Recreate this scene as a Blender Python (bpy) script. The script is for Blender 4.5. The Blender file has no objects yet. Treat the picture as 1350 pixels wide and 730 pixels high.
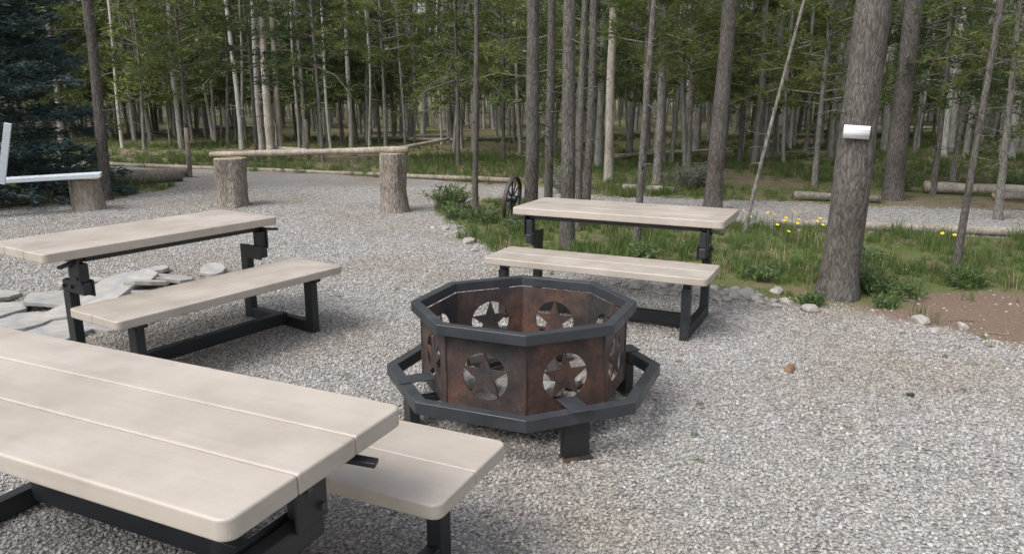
import bpy, bmesh, math, random
import numpy as np
from mathutils import Vector, Matrix, noise
random.seed(7); R=random.Random(11); NR=np.random.RandomState(5)
scene=bpy.context.scene
COL=scene.collection
rad=math.radians

# ------------------------------------------------------------ node helpers
def newmat(name):
    m=bpy.data.materials.new(name); m.use_nodes=True
    nt=m.node_tree; b=nt.nodes['Principled BSDF']
    return m,nt,b
def N(nt,t,**k):
    n=nt.nodes.new(t)
    for a,v in k.items():
        if a in n.inputs: n.inputs[a].default_value=v
        else: setattr(n,a,v)
    return n
def ramp(nt,stops,fac=None,interp='LINEAR'):
    r=nt.nodes.new('ShaderNodeValToRGB'); e=r.color_ramp.elements
    r.color_ramp.interpolation=interp
    e[0].position=stops[0][0]; e[0].color=(*stops[0][1],1)
    e[1].position=stops[-1][0]; e[1].color=(*stops[-1][1],1)
    for p,c in stops[1:-1]:
        x=e.new(p); x.color=(*c,1)
    if fac is not None: nt.links.new(fac,r.inputs[0])
    return r
def mixc(nt,fac,a,b,mode='MIX'):
    m=nt.nodes.new('ShaderNodeMix'); m.data_type='RGBA'; m.blend_type=mode
    for s,v in ((m.inputs[0],fac),(m.inputs[6],a),(m.inputs[7],b)):
        if hasattr(v,'links') or hasattr(v,'is_linked'): nt.links.new(v,s)
        elif isinstance(v,(int,float)): s.default_value=v
        else: s.default_value=(*v,1)
    return m.outputs[2]
def coords(nt,scale=(1,1,1),kind='Object'):
    tc=nt.nodes.new('ShaderNodeTexCoord'); mp=nt.nodes.new('ShaderNodeMapping')
    mp.inputs['Scale'].default_value=scale
    nt.links.new(tc.outputs[kind],mp.inputs[0]); return mp.outputs[0]
def noisetex(nt,vec,scale,detail=4,rough=.55):
    n=N(nt,'ShaderNodeTexNoise',Scale=scale,Detail=detail,Roughness=rough)
    nt.links.new(vec,n.inputs['Vector']); return n.outputs['Fac']
def bump(nt,b,h,strength=.5,dist=.01):
    bp=N(nt,'ShaderNodeBump',Strength=strength,Distance=dist)
    nt.links.new(h,bp.inputs['Height']); nt.links.new(bp.outputs[0],b.inputs['Normal']); return bp

# ------------------------------------------------------------ materials
def m_board():
    m,nt,b=newmat('recycled_plastic_board')
    v=coords(nt,(1.2,26,26)); n=noisetex(nt,v,3,4)
    v2=coords(nt,(1,1,1)); n2=noisetex(nt,v2,3.5,6,.65); n3=noisetex(nt,v2,110,3)
    c=ramp(nt,[(.3,(.425,.378,.33)),(.7,(.455,.408,.358))],n)
    c2=ramp(nt,[(.35,(.80,.78,.76)),(.6,(1,1,1))],n2)
    o=mixc(nt,.8,c.outputs[0],c2.outputs[0],'MULTIPLY')
    sp=ramp(nt,[(.24,(.55,.5,.45)),(.33,(1,1,1))],n3)
    o=mixc(nt,.5,o,sp.outputs[0],'MULTIPLY')
    nt.links.new(o,b.inputs['Base Color'])
    rr=ramp(nt,[(.3,(.30,)*3),(.7,(.52,)*3)],n2); nt.links.new(rr.outputs[0],b.inputs['Roughness'])
    bump(nt,b,n,.15,.0015); return m
def m_steel(name,base,rough=.45):
    m,nt,b=newmat(name); v=coords(nt); n=noisetex(nt,v,9,6,.65); n2=noisetex(nt,v,120,2)
    c=ramp(nt,[(.3,tuple(x*.75 for x in base)),(.62,base),(.85,tuple(min(1,x*1.7+.02) for x in base))],n)
    nt.links.new(c.outputs[0],b.inputs['Base Color'])
    rr=ramp(nt,[(.3,(rough-.1,)*3),(.7,(rough+.15,)*3)],n); nt.links.new(rr.outputs[0],b.inputs['Roughness'])
    b.inputs['Metallic'].default_value=.15; bump(nt,b,n2,.15,.002); return m
def m_rust():
    m,nt,b=newmat('rusty_steel'); v=coords(nt); n=noisetex(nt,v,9,9,.7)
    nb=noisetex(nt,v,2.4,5,.6); n3=noisetex(nt,v,60,3,.6)
    c=ramp(nt,[(.34,(.050,.034,.030)),(.5,(.085,.048,.038)),(.62,(.135,.072,.050)),(.75,(.19,.12,.09))],n)
    g=ramp(nt,[(.35,(.030,.031,.034)),(.65,(.065,.062,.062))],n)
    fm=ramp(nt,[(.40,(0,0,0)),(.60,(1,1,1))],nb)
    o=mixc(nt,fm.outputs[0],g.outputs[0],c.outputs[0])
    c2=ramp(nt,[(.35,(.8,.8,.8)),(.7,(1.15,1.15,1.15))],n3)
    o=mixc(nt,.8,o,c2.outputs[0],'MULTIPLY')
    nt.links.new(o,b.inputs['Base Color'])
    rr=ramp(nt,[(.4,(.45,)*3),(.6,(.72,)*3)],nb); nt.links.new(rr.outputs[0],b.inputs['Roughness']); b.inputs['Metallic'].default_value=.2
    bump(nt,b,n3,.25,.002); return m
def m_bark(name,dark,light,s=1.0,bd=.03,crack=.85,spec=.15,var=.45,fine=34.0):
    m,nt,b=newmat(name)
    v=coords(nt,(s,s,s*.28))
    vo=N(nt,'ShaderNodeTexVoronoi',Scale=fine); vo.feature='DISTANCE_TO_EDGE'
    nn=N(nt,'ShaderNodeTexNoise',Scale=9.0,Detail=4.0)
    nt.links.new(v,nn.inputs['Vector'])
    vv=N(nt,'ShaderNodeVectorMath'); vv.operation='MULTIPLY_ADD'
    nt.links.new(nn.outputs['Color'],vv.inputs[0]); vv.inputs[1].default_value=(.14,.14,.14); nt.links.new(v,vv.inputs[2])
    nt.links.new(vv.outputs[0],vo.inputs['Vector'])
    n=noisetex(nt,v,42,6,.7); v3=coords(nt,(1,1,.6)); n3=noisetex(nt,v3,3.5,4)
    c=ramp(nt,[(.25,dark),(.5,tuple((a+c_)/2 for a,c_ in zip(dark,light))),(.78,light)],n)
    cr=ramp(nt,[(0,(.45,.42,.40)),(.14,(1,1,1))],vo.outputs['Distance'])
    o=mixc(nt,crack,c.outputs[0],cr.outputs[0],'MULTIPLY')
    c3=ramp(nt,[(.3,(.68,.63,.57)),(.7,(1.18,1.17,1.15))],n3); o=mixc(nt,.85,o,c3.outputs[0],'MULTIPLY')
    oi=nt.nodes.new('ShaderNodeObjectInfo'); c4=ramp(nt,[(0,(1-var,1-var*1.04,1-var*1.1)),(1,(1+var,1+var,1+var))],oi.outputs['Random'])
    o=mixc(nt,.9,o,c4.outputs[0],'MULTIPLY')
    nt.links.new(o,b.inputs['Base Color']); b.inputs['Roughness'].default_value=.95; b.inputs['Specular IOR Level'].default_value=spec
    mx=N(nt,'ShaderNodeMath'); mx.operation='MULTIPLY_ADD'; nt.links.new(vo.outputs['Distance'],mx.inputs[0]); mx.inputs[1].default_value=1.6; nt.links.new(n,mx.inputs[2])
    bump(nt,b,mx.outputs[0],.7,bd); return m
def m_barksimple(name,dark,light,var=.45):
    m,nt,b=newmat(name); v=coords(nt,(1,1,.25)); n=noisetex(nt,v,22,3,.7)
    c=ramp(nt,[(.28,dark),(.72,light)],n)
    oi=nt.nodes.new('ShaderNodeObjectInfo'); c4=ramp(nt,[(0,(1-var,1-var*1.04,1-var*1.1)),(1,(1+var,1+var,1+var))],oi.outputs['Random'])
    o=mixc(nt,.9,c.outputs[0],c4.outputs[0],'MULTIPLY')
    nt.links.new(o,b.inputs['Base Color']); b.inputs['Roughness'].default_value=1; b.inputs['Specular IOR Level'].default_value=0
    return m
def m_leaf(name,stops,nscale=1.2,rough=.6,trans=.25,spec=.25):
    m,nt,b=newmat(name)
    v=coords(nt); n=noisetex(nt,v,nscale,1); n2=noisetex(nt,v,nscale*14,0)
    oi=nt.nodes.new('ShaderNodeObjectInfo')
    a=N(nt,'ShaderNodeMath'); a.operation='MULTIPLY_ADD'; nt.links.new(oi.outputs['Random'],a.inputs[0]); a.inputs[1].default_value=.35; nt.links.new(n,a.inputs[2])
    a2=N(nt,'ShaderNodeMath'); a2.operation='MULTIPLY_ADD'; nt.links.new(n2,a2.inputs[0]); a2.inputs[1].default_value=.5; nt.links.new(a.outputs[0],a2.inputs[2])
    a3=N(nt,'ShaderNodeMath'); a3.operation='SUBTRACT'; nt.links.new(a2.outputs[0],a3.inputs[0]); a3.inputs[1].default_value=.42
    c=ramp(nt,stops,a3.outputs[0])
    nt.links.new(c.outputs[0],b.inputs['Base Color']); b.inputs['Roughness'].default_value=rough; b.inputs['Specular IOR Level'].default_value=spec
    if trans>0:
        tr=nt.nodes.new('ShaderNodeBsdfTranslucent'); nt.links.new(c.outputs[0],tr.inputs[0])
        ms=nt.nodes.new('ShaderNodeMixShader'); ms.inputs[0].default_value=trans
        out=nt.nodes['Material Output']
        nt.links.new(b.outputs[0],ms.inputs[1]); nt.links.new(tr.outputs[0],ms.inputs[2]); nt.links.new(ms.outputs[0],out.inputs[0])
    return m
GR=[(0,(.17,.167,.165)),(.12,(.225,.222,.217)),(.3,(.30,.295,.286)),(.5,(.365,.355,.34)),(.65,(.345,.315,.28)),(.78,(.41,.40,.385)),(.9,(.30,.298,.296)),(1,(.52,.51,.495))]
def m_stone(name,stops,attr=None,nscale=25):
    m,nt,b=newmat(name); v=coords(nt)
    if attr:
        at=nt.nodes.new('ShaderNodeAttribute'); at.attribute_name=attr
        oi=nt.nodes.new('ShaderNodeObjectInfo')
        s=N(nt,'ShaderNodeMath'); s.operation='ADD'; nt.links.new(at.outputs['Fac'],s.inputs[0]); nt.links.new(oi.outputs['Random'],s.inputs[1])
        f=N(nt,'ShaderNodeMath'); f.operation='FRACT'; nt.links.new(s.outputs[0],f.inputs[0])
        c=ramp(nt,stops,f.outputs[0]); o=c.outputs[0]
        gp=nt.nodes.new('ShaderNodeNewGeometry'); nn=noisetex(nt,gp.outputs['Position'],.55,4,.6)
        t=ramp(nt,[(.44,(1.04,1.04,1.04)),(.66,(.88,.81,.72))],nn); o=mixc(nt,.9,o,t.outputs[0],'MULTIPLY')
        nt.links.new(o,b.inputs['Base Color'])
    else:
        n=noisetex(nt,v,nscale,6,.65); n0=noisetex(nt,v,4,4); c=ramp(nt,stops,n0)
        c2=ramp(nt,[(.3,(.72,.72,.72)),(.7,(1.12,1.12,1.12))],n)
        o=mixc(nt,.8,c.outputs[0],c2.outputs[0],'MULTIPLY'); nt.links.new(o,b.inputs['Base Color']); bump(nt,b,n,.6,.01)
    b.inputs['Roughness'].default_value=.85
    return m
M_board=m_board(); M_frame=m_steel('black_powder_coated_steel',(.026,.028,.031),.42)
M_rim=m_steel('blue_grey_painted_steel',(.048,.053,.060),.40); M_rust=m_rust()
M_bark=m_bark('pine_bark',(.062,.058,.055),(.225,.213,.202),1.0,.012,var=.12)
M_barkfar=m_bark('pine_bark_lighter',(.10,.095,.09),(.33,.32,.305),.8,.012)  # paler grey version of the pine bark
M_barkF=m_barksimple('pine_bark_distant_hazed',(.14,.135,.125),(.39,.38,.36))  # far forest bark, colour lightened to stand in for distance haze
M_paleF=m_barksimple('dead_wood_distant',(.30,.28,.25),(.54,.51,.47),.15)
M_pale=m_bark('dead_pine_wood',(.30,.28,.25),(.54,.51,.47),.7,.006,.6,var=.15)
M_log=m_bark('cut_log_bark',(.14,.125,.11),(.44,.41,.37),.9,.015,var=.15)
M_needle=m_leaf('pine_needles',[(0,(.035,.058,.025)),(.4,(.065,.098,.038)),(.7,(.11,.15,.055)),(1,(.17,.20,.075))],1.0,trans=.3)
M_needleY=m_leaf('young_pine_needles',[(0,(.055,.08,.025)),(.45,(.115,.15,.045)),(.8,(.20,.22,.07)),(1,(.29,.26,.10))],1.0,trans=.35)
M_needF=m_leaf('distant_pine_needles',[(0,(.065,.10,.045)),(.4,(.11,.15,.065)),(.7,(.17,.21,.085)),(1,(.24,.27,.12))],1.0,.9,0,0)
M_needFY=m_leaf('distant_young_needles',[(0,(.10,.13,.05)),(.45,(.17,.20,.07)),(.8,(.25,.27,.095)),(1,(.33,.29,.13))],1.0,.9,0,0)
M_spruce=m_leaf('blue_spruce_needles',[(0,(.022,.040,.038)),(.5,(.045,.075,.072)),(1,(.11,.155,.148))],1.5,.6,0)
M_grass=m_leaf('grass_blades',[(0,(.06,.10,.028)),(.5,(.115,.17,.05)),(.8,(.175,.225,.075)),(1,(.29,.27,.13))],.8,.5,.35)
M_weed=m_leaf('broad_leaves',[(0,(.05,.09,.03)),(.5,(.10,.16,.055)),(1,(.17,.23,.09))],3,.5,.3)
M_sage=m_leaf('sage_leaves',[(0,(.12,.14,.11)),(.5,(.20,.23,.18)),(1,(.30,.33,.27))],3,.7,.2)
M_dry=m_leaf('dry_grass',[(0,(.12,.095,.05)),(.5,(.25,.20,.12)),(1,(.36,.31,.19))],2,.7,0)
M_twig=m_bark('dead_twigs',(.16,.14,.12),(.34,.31,.28),1,.004)
M_peb=m_stone('gravel_stone',GR,'pc')
M_rock=m_stone('field_rock',[(.2,(.28,.26,.235)),(.5,(.36,.335,.305)),(.8,(.44,.415,.38))],None,14)
M_flag=m_stone('flagstone',[(.2,(.24,.236,.23)),(.45,(.33,.325,.315)),(.62,(.36,.335,.30)),(.8,(.43,.425,.41))],None,9)

# ------------------------------------------------------------ generic geometry helpers
def link(o,parent=None,col=None):
    (col or COL).objects.link(o)
    if parent is not None: o.parent=parent
    return o
def empty(name,loc=(0,0,0),rz=0):
    e=bpy.data.objects.new(name,None); e.location=loc; e.rotation_euler=(0,0,rz); e.empty_display_size=.2
    return link(e)
def mesh_obj(name,verts,faces,mats,parent=None,mi=None,smooth=False,col=None,bevel=0):
    me=bpy.data.meshes.new(name)
    me.from_pydata([tuple(map(float,v)) for v in verts],[],[tuple(f) for f in faces])
    for m in (mats if isinstance(mats,(list,tuple)) else [mats]): me.materials.append(m)
    if mi is not None: me.polygons.foreach_set('material_index',list(mi))
    if smooth: me.polygons.foreach_set('use_smooth',[True]*len(me.polygons))
    me.update(); o=bpy.data.objects.new(name,me)
    if bevel:
        b=o.modifiers.new('bevel','BEVEL'); b.width=bevel; b.segments=3; b.limit_method='ANGLE'; b.angle_limit=rad(40)
    return link(o,parent,col)
def box(name,parent,c,s,mat,rot=(0,0,0),bevel=.004):
    v=[(x*s[0]/2,y*s[1]/2,z*s[2]/2) for x in(-1,1) for y in(-1,1) for z in(-1,1)]
    f=[(0,1,3,2),(4,6,7,5),(0,4,5,1),(2,3,7,6),(0,2,6,4),(1,5,7,3)]
    o=mesh_obj(name,v,f,mat,parent,bevel=bevel); o.location=c; o.rotation_euler=rot; return o
def prism(name,parent,outline,z0,z1,mat,bevel=0):
    n=len(outline); v=[(x,y,z0) for x,y in outline]+[(x,y,z1) for x,y in outline]
    f=[tuple(range(n-1,-1,-1)),tuple(range(n,2*n))]+[(i,(i+1)%n,n+(i+1)%n,n+i) for i in range(n)]
    return mesh_obj(name,v,f,mat,parent,bevel=bevel)
def tube_path(pts,radii,n=8,nz=0,seed=0,cap=True):
    V=[];F=[]; pts=[Vector(p) for p in pts]
    for i,p in enumerate(pts):
        d=(pts[min(i+1,len(pts)-1)]-pts[max(i-1,0)]).normalized()
        a=d.orthogonal().normalized() if abs(d.z)<.9 else Vector((1,0,0))
        a=(a-d*a.dot(d)).normalized(); b=d.cross(a)
        for k in range(n):
            t=2*math.pi*k/n; rr=radii[i]
            dirv=a*math.cos(t)+b*math.sin(t)
            if nz:
                q=p+dirv*radii[i]
                rr*=1+nz*noise.noise(Vector((q.x*6,q.y*6,q.z*1.6))+Vector((seed*3.1,0,0)))
            V.append(p+dirv*rr)
    for i in range(len(pts)-1):
        for k in range(n):
            k2=(k+1)%n; F.append((i*n+k,i*n+k2,(i+1)*n+k2,(i+1)*n+k))
    if cap: F.append(tuple(range(n-1,-1,-1))); F.append(tuple((len(pts)-1)*n+k for k in range(n)))
    return V,F

# ------------------------------------------------------------ ground
def inside(poly,x,y):
    c=False; j=len(poly)-1
    for i in range(len(poly)):
        xi,yi=poly[i]; xj,yj=poly[j]
        if (yi>y)!=(yj>y) and x<(xj-xi)*(y-yi)/(yj-yi)+xi: c=not c
        j=i
    return c
ISLAND=[(-.95,11.4),(-.8,9.3),(-.35,8.1),(.2,7.3),(1.03,6.75),(1.93,6.15),(2.4,5.75),(2.9,5.35),(3.3,4.9),(4.2,4.3),(6.5,3.2),(12,1.5),(20,0),(20,6.0),(12,7.2),(7,8.1),(5.75,8.5),(3.05,9.3),(1.2,10.3),(.3,11.4),(-.4,12)]
ROAD=[(-.6,11.8),(.4,11.3),(1.2,10.3),(3.05,9.3),(5.75,8.5),(7,8.1),(12,7.2),(20,6),(20,8),(12,9.7),(7.07,10.8),(3.64,11.5),(1.6,12.1),(.5,13.0),(-.6,13.6)]
YARD=[(-1.2,14.5),(.2,13.9),(1.3,12),(-.5,11.8),(-.95,11.4),(-.8,9.3),(-.35,8.1),(.2,7.3),(1.03,6.75),(1.93,6.15),(2.4,5.75),(2.9,5.35),(3.3,4.9),(4.2,4.3),(6.5,3.2),(12,1.5),(20,0),(20,-8),(-14,-8),(-13,8),(-8.4,9.9),(-6.6,11.6),(-5.9,13.6),(-9,16.0),(-16,19),(-16,20.2),(-9,17.4),(-6,16.4),(-2,15.0)]
DIRT=[(2.2,6.05),(2.75,5.7),(3.1,5.9),(4,6.2),(6,5.9),(12,4.5),(12,1.5),(6.5,3.2),(4.2,4.3),(3.2,4.95),(2.6,5.45)]
def wob(x,y):
    return (x+.35*noise.noise(Vector((x*.9,y*.9,1)))+.16*noise.noise(Vector((x*3.1,y*3.1,7))),
            y+.35*noise.noise(Vector((x*.9,y*.9,5)))+.16*noise.noise(Vector((x*3.1,y*3.1,3))))
def zone(x,y):
    a,b=wob(x,y)
    yard=inside(YARD,a,b) or inside(ROAD,a,b)
    isl=inside(ISLAND,a,b); dirt=inside(DIRT,a,b)
    return yard and not isl,isl,dirt
def sm(a,b,x):
    t=max(0,min(1,(x-a)/(b-a))); return t*t*(3-2*t)
def hz(x,y):
    z=.018*noise.noise(Vector((x*.6,y*.6,0)))
    d=math.hypot(x,y)
    z+=sm(9,16,d)*.12*noise.noise(Vector((x*.15,y*.15,3)))*(1 if d>14 else .5)
    z+=13*sm(80,170,d)+sm(110,200,d)*8*noise.noise(Vector((x*.012,y*.012,9)))
    return z
def axis(lo,hi,st,far):
    a=list(np.arange(lo,hi+1e-6,st)); s=st; x=hi
    up=[]
    while x<far: s*=1.22; x+=s; up.append(x)
    s=st; x=lo; dn=[]
    while x>-far: s*=1.22; x-=s; dn.append(x)
    return dn[::-1]+a+up
XS=axis(-10,11,.11,420); YS=axis(1,18,.11,420)
nx,ny=len(XS),len(YS); V=[]
mk=np.zeros((ny,nx,4),dtype=np.float32)
for j,y in enumerate(YS):
    for i,x in enumerate(XS):
        V.append((x,y,hz(x,y)))
        if -30<x<30 and -10<y<30:
            g,s_,d=zone(x,y); mk[j,i]=(g,s_,d,1)
k=mk.copy(); k[1:-1,1:-1]=(mk[1:-1,1:-1]*2+mk[:-2,1:-1]+mk[2:,1:-1]+mk[1:-1,:-2]+mk[1:-1,2:])/6; mk=k
F=[(j*nx+i,j*nx+i+1,(j+1)*nx+i+1,(j+1)*nx+i) for j in range(ny-1) for i in range(nx-1)]
me=bpy.data.meshes.new('ground'); me.from_pydata(V,[],F); me.polygons.foreach_set('use_smooth',[True]*len(F))
at=me.attributes.new('mask','FLOAT_COLOR','POINT'); at.data.foreach_set('color',mk.reshape(-1))
m,nt,b=newmat('ground_gravel_grass_soil'); me.materials.append(m)
va=nt.nodes.new('ShaderNodeAttribute'); va.attribute_name='mask'
sp=nt.nodes.new('ShaderNodeSeparateColor'); nt.links.new(va.outputs['Color'],sp.inputs[0])
v=coords(nt)
vo=N(nt,'ShaderNodeTexVoronoi',Scale=66.0,Randomness=1.0); nt.links.new(v,vo.inputs['Vector'])
vs=nt.nodes.new('ShaderNodeSeparateColor'); nt.links.new(vo.outputs['Color'],vs.inputs[0])
gc=ramp(nt,GR,vs.outputs[0])
ed=ramp(nt,[(.25,(1,1,1)),(.75,(.58,.56,.54))],vo.outputs['Distance'])
gcol=mixc(nt,.9,gc.outputs[0],ed.outputs[0],'MULTIPLY')
nL=noisetex(nt,v,.55,5,.6); tint=ramp(nt,[(.44,(1,1,1)),(.66,(.86,.77,.66))],nL); gcol=mixc(nt,.9,gcol,tint.outputs[0],'MULTIPLY')
nG=noisetex(nt,v,2.3,6,.7)
nF=noisetex(nt,v,45,4,.75)
grc=ramp(nt,[(.3,(.09,.12,.04)),(.5,(.12,.15,.055)),(.6,(.17,.15,.095)),(.75,(.21,.165,.125))],nG)
drc=ramp(nt,[(.3,(.12,.082,.062)),(.55,(.195,.138,.105)),(.75,(.30,.24,.19))],nF)
nW=noisetex(nt,v,.35,6,.65)
flc=ramp(nt,[(.36,(.24,.20,.155)),(.48,(.21,.185,.12)),(.54,(.16,.185,.08)),(.7,(.17,.21,.085))],nW)
fd=ramp(nt,[(.3,(.6,.56,.5)),(.7,(1.25,1.2,1.1))],nF)
flc2=mixc(nt,.9,flc.outputs[0],fd.outputs[0],'MULTIPLY'); grc2=mixc(nt,.9,grc.outputs[0],fd.outputs[0],'MULTIPLY')
o=mixc(nt,sp.outputs[1],flc2,grc2); o=mixc(nt,sp.outputs[2],o,drc.outputs[0])
o=mixc(nt,sp.outputs[0],o,gcol)
nt.links.new(o,b.inputs['Base Color']); b.inputs['Roughness'].default_value=.9; b.inputs['Specular IOR Level'].default_value=.2
hh=N(nt,'ShaderNodeMath'); hh.operation='SUBTRACT'; nt.links.new(nF,hh.inputs[0]); nt.links.new(vo.outputs['Distance'],hh.inputs[1])
bump(nt,b,hh.outputs[0],.8,.010)
link(bpy.data.objects.new('ground',me))

# ------------------------------------------------------------ instancing
def lib(name): return bpy.data.collections.new(name)
def instancer(name,P,coll,S,Rt,K=None):
    P=np.asarray(P,dtype=np.float32); n=len(P)
    me=bpy.data.meshes.new(name); me.vertices.add(n); me.vertices.foreach_set('co',P.reshape(-1))
    a=me.attributes.new('s','FLOAT','POINT'); a.data.foreach_set('value',np.asarray(S,dtype=np.float32))
    a=me.attributes.new('r','FLOAT_VECTOR','POINT'); a.data.foreach_set('vector',np.asarray(Rt,dtype=np.float32).reshape(-1))
    nk=len(coll.objects)
    if K is None: K=NR.randint(0,nk,n)
    a=me.attributes.new('k','INT','POINT'); a.data.foreach_set('value',np.asarray(K,dtype=np.int32))
    me.update(); ob=link(bpy.data.objects.new(name,me))
    ng=bpy.data.node_groups.new(name+'_gn','GeometryNodeTree')
    ng.interface.new_socket('Geometry',in_out='INPUT',socket_type='NodeSocketGeometry')
    ng.interface.new_socket('Geometry',in_out='OUTPUT',socket_type='NodeSocketGeometry')
    gi=ng.nodes.new('NodeGroupInput'); go=ng.nodes.new('NodeGroupOutput')
    ip=ng.nodes.new('GeometryNodeInstanceOnPoints'); ci=ng.nodes.new('GeometryNodeCollectionInfo')
    ci.inputs['Collection'].default_value=coll; ci.inputs['Separate Children'].default_value=True; ci.inputs['Reset Children'].default_value=True
    def na(nm,t):
        q=ng.nodes.new('GeometryNodeInputNamedAttribute'); q.data_type=t; q.inputs['Name'].default_value=nm
        return [o for o in q.outputs if o.enabled][0]
    er=ng.nodes.new('FunctionNodeEulerToRotation')
    L=ng.links.new
    L(gi.outputs[0],ip.inputs['Points']); L(ci.outputs[0],ip.inputs['Instance']); ip.inputs['Pick Instance'].default_value=True
    L(na('k','INT'),ip.inputs['Instance Index']); L(na('r','FLOAT_VECTOR'),er.inputs[0]); L(er.outputs[0],ip.inputs['Rotation'])
    L(na('s','FLOAT'),ip.inputs['Scale']); L(ip.outputs[0],go.inputs[0])
    md=ob.modifiers.new('scatter','NODES'); md.node_group=ng
    return ob

# gravel: small patches of loose stones
bm=bmesh.new(); bmesh.ops.create_icosphere(bm,subdivisions=2,radius=1)
ICO=np.array([tuple(q.co) for q in bm.verts]); ICOF=np.array([[q.index for q in f.verts] for f in bm.faces]); bm.free()
shapes=[]
for i in range(10):
    v=[]
    sx,sy,sz=R.uniform(.85,1.3),R.uniform(.6,.95),R.uniform(.36,.58)
    for c in ICO:
        n_=1+.42*noise.noise(Vector(c)*1.1+Vector((i*7.3,0,0))); v.append((c[0]*sx*n_,c[1]*sy*n_,c[2]*sz*n_))
    shapes.append(np.array(v))
def rotm(ax,ay,az):
    return np.array(Matrix.Rotation(az,3,'Z')@Matrix.Rotation(ay,3,'Y')@Matrix.Rotation(ax,3,'X'))
def gravel_patch(nm,half,num,smul,col):
    VV=[];FF=[];PC=[];n=0
    for i in range(num):
        s=(.0042+.0068*R.random()**2.2)*smul
        M=rotm(R.uniform(-.4,.4),R.uniform(-.4,.4),R.uniform(0,6.28))
        q=(shapes[R.randrange(10)]@M.T)*s+np.array([R.uniform(-half,half),R.uniform(-half,half),R.uniform(-.001,.005)])
        VV.append(q); FF.append(ICOF+n); n+=len(ICO); PC+= [R.random()]*len(ICO)
    me=bpy.data.meshes.new(nm); V_=np.concatenate(VV); F_=np.concatenate(FF)
    me.from_pydata(V_.tolist(),[],F_.tolist()); me.materials.append(M_peb)
    a=me.attributes.new('pc','FLOAT','POINT'); a.data.foreach_set('value',np.array(PC,dtype=np.float32))
    me.polygons.foreach_set('use_smooth',[True]*len(me.polygons)); me.update()
    col.objects.link(bpy.data.objects.new(nm,me))
pebs=lib('gravel_stones')
for i in range(6): gravel_patch('patch_a_%d'%i,.13,255,1.0,pebs)
for i in range(4): gravel_patch('patch_b_%d'%i,.13,130,1.25,pebs)
P=[];S=[];K=[]
y=1.0
while y<13.5:
    x=-(.80*y+.8)
    while x<.80*y+.8:
        xx=x+R.uniform(-.03,.03);yy=y+R.uniform(-.03,.03)
        g,s_,d=zone(xx,yy)
        if g:
            P.append((xx,yy,hz(xx,yy))); S.append(1.0); K.append(R.randrange(6) if y<6 else 6+R.randrange(4))
        x+=.21
    y+=.21
rr=np.zeros((len(P),3)); rr[:,2]=NR.uniform(0,6.28,len(P))
instancer('gravel',P,pebs,S,rr,K)
st_=lib('stray_stone_kinds')
for i in range(4):
    me=bpy.data.meshes.new('stray'); me.from_pydata((shapes[i]*.011).tolist(),[],ICOF.tolist()); me.materials.append(M_peb)
    a=me.attributes.new('pc','FLOAT','POINT'); a.data.foreach_set('value',np.full(len(ICO),.2*i,dtype=np.float32)); me.polygons.foreach_set('use_smooth',[True]*len(me.polygons)); st_.objects.link(bpy.data.objects.new('stray',me))
P=[];S=[]
for _ in range(60000):
    y=R.uniform(3,12);x=R.uniform(-1,1)*(.8*y+.5)
    g,s_,d=zone(x,y)
    if g: continue
    near=any(zone(x+dx,y+dy)[0] for dx,dy in((.25,0),(-.25,0),(0,-.25)))
    if R.random()<(.45 if near else .10 if d else .02): P.append((x,y,hz(x,y)+.003)); S.append(R.uniform(.4,1.1)*(2 if R.random()<.05 else 1))
rr=NR.uniform(-.4,.4,(len(P),3)); rr[:,2]=NR.uniform(0,6.28,len(P))
instancer('stray_gravel',P,st_,S,rr)

# ------------------------------------------------------------ vegetation builders
def tris_from(C,D,L,W):
    n=len(C); ref=NR.normal(size=(n,3)); p=np.cross(D,ref); p/=np.linalg.norm(p,axis=1)[:,None]+1e-9
    L=L[:,None];W=W[:,None]
    v=np.empty((n,3,3)); v[:,0]=C-p*W/2; v[:,1]=C+p*W/2; v[:,2]=C+D*L
    return v.reshape(-1,3), [(3*i,3*i+1,3*i+2) for i in range(n)]
class Acc:
    def __init__(s): s.V=[];s.F=[];s.M=[];s.n=0
    def add(s,V,F,mi):
        s.V.append(np.array([tuple(q) for q in V],dtype=float)); s.F+= [tuple(i+s.n for i in f) for f in F]; s.M+=[mi]*len(F); s.n+=len(V)
    def obj(s,name,mats,parent=None,col=None):
        me=bpy.data.meshes.new(name); me.from_pydata(np.concatenate(s.V).tolist(),[],s.F)
        for m in mats: me.materials.append(m)
        me.polygons.foreach_set('material_index',s.M); me.polygons.foreach_set('use_smooth',[q==0 for q in s.M])
        me.update(); return link(bpy.data.objects.new(name,me),parent,col)
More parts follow.
